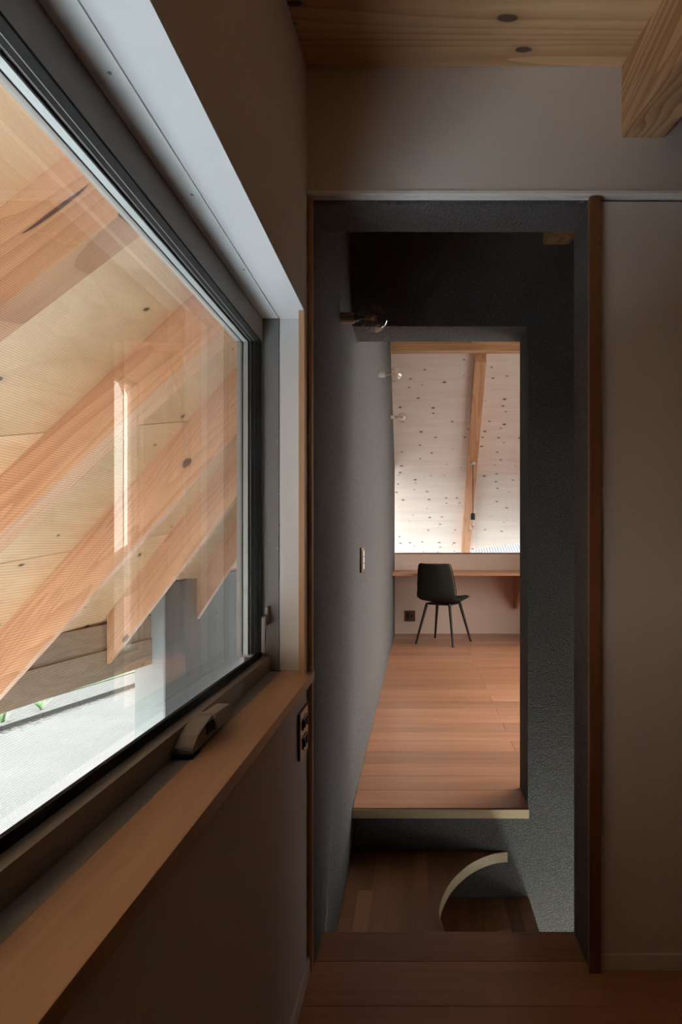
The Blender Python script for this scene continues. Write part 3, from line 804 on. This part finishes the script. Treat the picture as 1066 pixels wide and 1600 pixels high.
# ------------------------------------------------------------------ eaves outside the long window (a ruled, twisted roof)
TH = math.atan(125/960); SN, CS = math.sin(TH), math.cos(TH)
def world_uv(u, v): return (-u*CS + v*SN, u*SN + v*CS)       # u = distance out from the house, v = along the eaves
UE, ZE = 2.55, -0.5636
XW = -0.486
# (v, slope, end u, vertical depth, width)
RAF = [(-0.90, 0.60, 2.52, 0.16, 0.07, 'fir eaves rafter nearest behind the camera, out of frame'),
       (0.010, 0.585, 2.52, 0.16, 0.07, 'fir eaves rafter just above the camera side of the window, out of frame'),
       (0.925, 0.646, 2.50, 0.165, 0.066, 'topmost fir rafter outside the window, with a long dark resin streak'),
       (1.827, 0.836, 2.50, 0.196, 0.088, 'second fir rafter from the top outside the window, reddish with a pale edge'),
       (2.751, 1.031, 2.497, 0.316, 0.047, 'third fir rafter from the top, its foot cut off by the frame edge'),
       (3.659, 1.227, 2.493, 0.314, 0.050, 'fir rafter whose plumb-cut end stands before the eaves beam'),
       (4.635, 1.479, 2.394, 0.323, 0.050, 'shortest fir rafter, its pointed end before the grey wall')]
SC_C = 1.038                                                  # the last rafter stands a little farther off
def rz(k, u): return ZE + k*(UE-u)
def rpt(i, u, dz=0.0, dv=0.0):
    v, k = RAF[i][0], RAF[i][1]
    x, y = world_uv(u, v+dv); z = rz(k, u)+dz
    s = SC_C if i == 6 else 1.0
    return Vector((x*s, y*s, CAMZ + z*s))
def u_at_wall(i):
    v = RAF[i][0]; s = SC_C if i == 6 else 1.0
    return (v*SN - XW/s)/CS
for i, (v, k, ue, h, wd, lab) in enumerate(RAF):
    u0 = u_at_wall(i)
    P = [rpt(i, ue, -h, 0), rpt(i, ue, -h, wd), rpt(i, u0, -h, wd), rpt(i, u0, -h, 0), rpt(i, ue, 0, 0), rpt(i, ue, 0, wd), rpt(i, u0, 0, wd), rpt(i, u0, 0, 0)]
    bm = bmesh.new(); hexa(bm, P)
    ux = (P[7]-P[4]).normalized(); vy = (P[5]-P[4]).normalized(); wz = ux.cross(vy).normalized(); vy = wz.cross(ux)
    B = Matrix((ux, vy, wz)).transposed().to_4x4(); B.translation = P[4]
    tag(obj('eaves_rafter', bm, M_rafter, basis=B, bevel=0.002), lab, 'rafter', 'fir rafters under the eaves')
def on_plane(px, py, v0, off=0.0015):
    rx, rz_ = (px-CX)/F, (CY-py)/F
    t = (v0-off)/(rx*SN + CS); return Vector((rx*t, t, CAMZ + rz_*t))
bm = bmesh.new(); rows = []
for q, (px, py, hw) in enumerate(((33,366,0.3),(50,355,1.8),(75,337,3.2),(102,317,3.0),(122,302,2.0),(138,288,0.3))):
    rows.append([bm.verts.new(on_plane(px-hw*0.55, py-hw*0.8, 0.925)), bm.verts.new(on_plane(px+hw*0.55, py+hw*0.8, 0.925))])
for a, b in zip(rows, rows[1:]): bm.faces.new((a[0], a[1], b[1], b[0]))
rs = obj('resin_streak', bm, plain('dark_resin', (0.10, 0.05, 0.045), 0.5), bpy.data.objects['eaves_rafter.002'])
rs['label'] = 'long dark resin streak'
rs.parent = None; bpy.context.view_layer.update(); mw = rs.matrix_world.copy()
rs.parent = bpy.data.objects['eaves_rafter.002']; rs.matrix_parent_inverse = Matrix(); rs.matrix_local = bpy.data.objects['eaves_rafter.002'].matrix_local.inverted() @ Matrix.Translation(WPOS[rs])
# plywood sheets between the rafters, cut at u = 2.06 and 1.46
se = thing('ceiling_eaves', 'honey plywood underside of the eaves, sheets laid over the rafters', 'ceiling', (-1.6, 2.5, Z(0.0)), kind='structure')
def sheet(A0, A1, B0, B1, lift=0.001, name='plywood_sheet', mat=None):
    """bilinear sheet: edge A (A0..A1), edge B (B0..B1), given thickness upward"""
    bm = bmesh.new(); n = 3; g = []
    for t in (0.0, 0.018):
        rows = []
        for a in range(n+1):
            fa = a/n; pa = A0.lerp(A1, fa); pb = B0.lerp(B1, fa)
            rows.append([bm.verts.new(pa.lerp(pb, b/2) + Vector((0,0,t+lift))) for b in range(3)])
        g.append(rows)
    for lay in g:
        for a in range(n):
            for b in range(2): bm.faces.new((lay[a][b], lay[a+1][b], lay[a+1][b+1], lay[a][b+1]))
    def side(seq):
        for (i0, j0), (i1, j1) in zip(seq, seq[1:]):
            bm.faces.new((g[0][i0][j0], g[0][i1][j1], g[1][i1][j1], g[1][i0][j0]))
    side([(a, 0) for a in range(n+1)]); side([(a, 2) for a in range(n+1)]); side([(0, b) for b in range(3)]); side([(n, b) for b in range(3)])
    return obj(name, bm, mat or M_ply, se)
for i in range(len(RAF)-1):
    cuts = [2.50, 2.06, 1.46, None]
    ends = []
    for q in (i, i+1):
        s = 1.0
        e = [2.74, 2.06 if q < 6 else 2.10, 1.46 if q < 6 else 1.5, u_at_wall(q)]
        ends.append(e)
    for c in range(3):
        g = 0.0016
        sheet(rpt(i, ends[0][c]-g, 0, 0.01), rpt(i, ends[0][c+1]+g, 0, 0.01), rpt(i+1, ends[1][c]-g, 0, 0.0095), rpt(i+1, ends[1][c+1]+g, 0, 0.0095))
        sheet(rpt(i, ends[0][c], 0, 0.01), rpt(i, ends[0][c+1], 0, 0.01), rpt(i+1, ends[1][c], 0, 0.01), rpt(i+1, ends[1][c+1], 0, 0.01), 0.021, 'roof_deck', M_black)
# beyond the last rafter: sheets running to the top of the grey wing wall
wx, wz0 = -1.84, Z(-0.345)
A0, A1 = rpt(6, 2.50, 0, 0.01), rpt(6, u_at_wall(6), 0, 0.01)
B0 = Vector((wx-0.04, 6.6, wz0)); B1 = Vector((XW, 6.6, Z(1.9)))
m1 = (A0.lerp(A1, 0.45), B0.lerp(B1, 0.45))
sheet(A0, m1[0], B0, m1[1]); sheet(m1[0], A1, m1[1], B1)

# eaves beam: two stacked timbers along the rafter feet, running into the wing wall
eb = thing('eaves_beam', 'weathered double timber beam along the foot of the eaves rafters', 'beam', (-2.2, 3.0, Z(-0.92)))
def ebx(y): return -2.158 + (y-3.174)*0.1834
def ebeam(z0, z1, off):
    bm = bmesh.new(); ya, yb = -1.2, 4.449
    hexa(bm, [(ebx(ya)-0.12, ya, z0), (ebx(ya)+off, ya, z0), (ebx(yb)+off, yb, z0), (ebx(yb)-0.12, yb, z0),
              (ebx(ya)-0.12, ya, z1), (ebx(ya)+off, ya, z1), (ebx(yb)+off, yb, z1), (ebx(yb)-0.12, yb, z1)])
    return obj('timber', bm, M_eave, eb, bevel=0.003)
ebeam(Z(-0.906), Z(-0.720), 0.0); ebeam(Z(-0.7195), Z(-0.553), -0.008)

# wing wall: pale face towards us; a dark skin paints the shade on its long side
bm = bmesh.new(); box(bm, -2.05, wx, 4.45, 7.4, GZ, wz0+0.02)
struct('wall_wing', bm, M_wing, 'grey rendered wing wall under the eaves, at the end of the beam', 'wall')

obj('shade_skin', [(wx+0.0005, wx+0.010, 4.452, 7.4, GZ, wz0+0.02)], M_shadeskin, bpy.data.objects['wall_wing'])['label'] = 'inner face with its shade painted in as dark grey'

# ------------------------------------------------------------------ outside ground
struct('ground', [(-30, 30, -30, 45, GZ-0.3, GZ-0.01)], M_earth, 'pale gravel ground around the house', 'ground')
d = Vector((0.259, 0.966, 0)); n_ = Vector((-0.966, 0.259, 0))          # along the kerb / away from the house
K0 = Vector((-7.63, 11.26, GZ))
def strip(a, b, l0, l1, z0, z1):
    P = []
    for z in (z0, z1):
        for l, s in ((l0, a), (l1, a), (l1, b), (l0, b)):
            p = K0 + d*l + n_*s; P.append((p.x, p.y, z))
    bm = bmesh.new(); hexa(bm, P); return bm
P = [K0 + d*l + n_*s for l, s in ((-26, 0), (28, 0))]
bm = bmesh.new()
prism(bm, [(-4.30, -14), (-4.30, 26), (P[1].x, P[1].y), (P[0].x, P[0].y)], GZ-0.009, GZ)
struct('floor_road', bm, M_asph, 'sunlit pale asphalt drive below the window, between house and kerb', 'road')
struct('ground_bounce_left', [(-4.295, -0.525, -14, 26, GZ-0.02, GZ+0.01)], M_bounce, 'added pale ground along the house, unseen, bouncing sun up under the eaves', 'pavement')  # added reflector, hidden below the sill, lights soffit and window lining
kb = thing('kerb', 'row of low concrete kerb stones along the far side of the asphalt', 'kerb', tuple(K0), kind='structure')
for i in range(-6, 12):
    bm = strip(0.0, 0.18, i*0.9+0.005, (i+1)*0.9-0.005, GZ-0.02, GZ+0.09)
    obj('kerb_stone', bm, M_conc, kb, bevel=0.006, seg=1)
struct('ground_gutter', strip(0.185, 1.10, -26, 28, GZ-0.02, GZ+0.005), M_conc, 'pale concrete strip behind the kerb stones', 'pavement')
struct('ground_verge', strip(1.10, 14.0, -26, 28, GZ-0.02, GZ+0.02), M_grass, 'grass verge beyond the kerb', 'verge')
# litter along the kerb foot
random.seed(3); bm = bmesh.new()
for i in range(1100):
    l = random.uniform(-3, 7); s = -abs(random.gauss(0, 0.11))-0.006
    p = K0 + d*l + n_*s; a = random.uniform(0, 6.3); r = random.uniform(0.014, 0.038)
    t = [(p.x + r*math.cos(a+q), p.y + r*math.sin(a+q), GZ + random.uniform(0.002, 0.016)) for q in (0, 2.1, 4.2)]
    bm.faces.new([bm.verts.new(v) for v in t])
lt = obj('leaf_litter', bm, M_litter); tag(lt, 'pale dry leaf litter lying along the foot of the kerb', 'litter', kind='stuff')
def weed(l, s, h, label):
    p = K0 + d*l + n_*s; bm = bmesh.new(); rnd = random.Random(int(h*1000))
    for k in range(16):
        a = rnd.uniform(0, 6.28); tilt = rnd.uniform(0.2, 0.9); L = h*rnd.uniform(0.6, 1.0); wd = 0.022
        dx, dy = math.cos(a), math.sin(a); prev = None
        for q in range(4):
            t = q/3; r = L*tilt*t; zz = L*(t - 0.35*t*t*tilt)
            ww = wd*(1-t)*(0.5+t*1.5)+0.001
            c = Vector((p.x+dx*r, p.y+dy*r, p.z+zz)); e = Vector((-dy, dx, 0))*ww
            cur = (bm.verts.new(c-e), bm.verts.new(c+e))
            if prev: bm.faces.new((prev[0], prev[1], cur[1], cur[0]))
            prev = cur
    tag(obj('weed_tuft', bm, M_weed), label, 'plant', 'weeds by the kerb')
weed(0.33, 0.36, 0.36, 'leafy green weed by the kerb at the very left edge under the beam')
weed(1.32, 0.50, 0.31, 'smaller pale green weed by the kerb, just right of the other one')

# neighbour's corrugated roof beyond the study window
bm = bmesh.new(); prev = None
nx = 180
for i in range(nx+1):
    xx = 0.2 + i*0.03; hz = 0.018 if i % 2 else 0.0
    cur = (bm.verts.new((xx, 12.0, Z(-0.75)+hz)), bm.verts.new((xx, 15.0, Z(0.35)+hz)))
    if prev: bm.faces.new((prev[0], cur[0], cur[1], prev[1]))
    prev = cur
nr = obj('corrugated_roof', bm, M_tin); tag(nr, 'blue-grey ribbed metal roof of a neighbour, glimpsed above the desk ledge', 'roof')
md = nr.modifiers.new('thick', 'SOLIDIFY'); md.thickness = 0.01
struct('wall_neighbour', [(0.3, 5.5, 12.25, 15.0, GZ-0.01, Z(-0.72))], M_ext, 'pale wall of the neighbouring shed under the ribbed roof', 'wall')
struct('ground_bounce_right', [(2.70, 6.5, -6, 10, GZ-0.02, GZ+0.01)], M_bounce, 'added pale ground beside the house, out of frame, bouncing sky light indoors', 'pavement')  # added reflector out of view, meant to brighten the stairwell
struct('ground_lawn', [(6.51, 14, -6, 10, GZ-0.02, GZ+0.01)], M_grass, 'lawn beside the house, out of frame at the right', 'lawn')
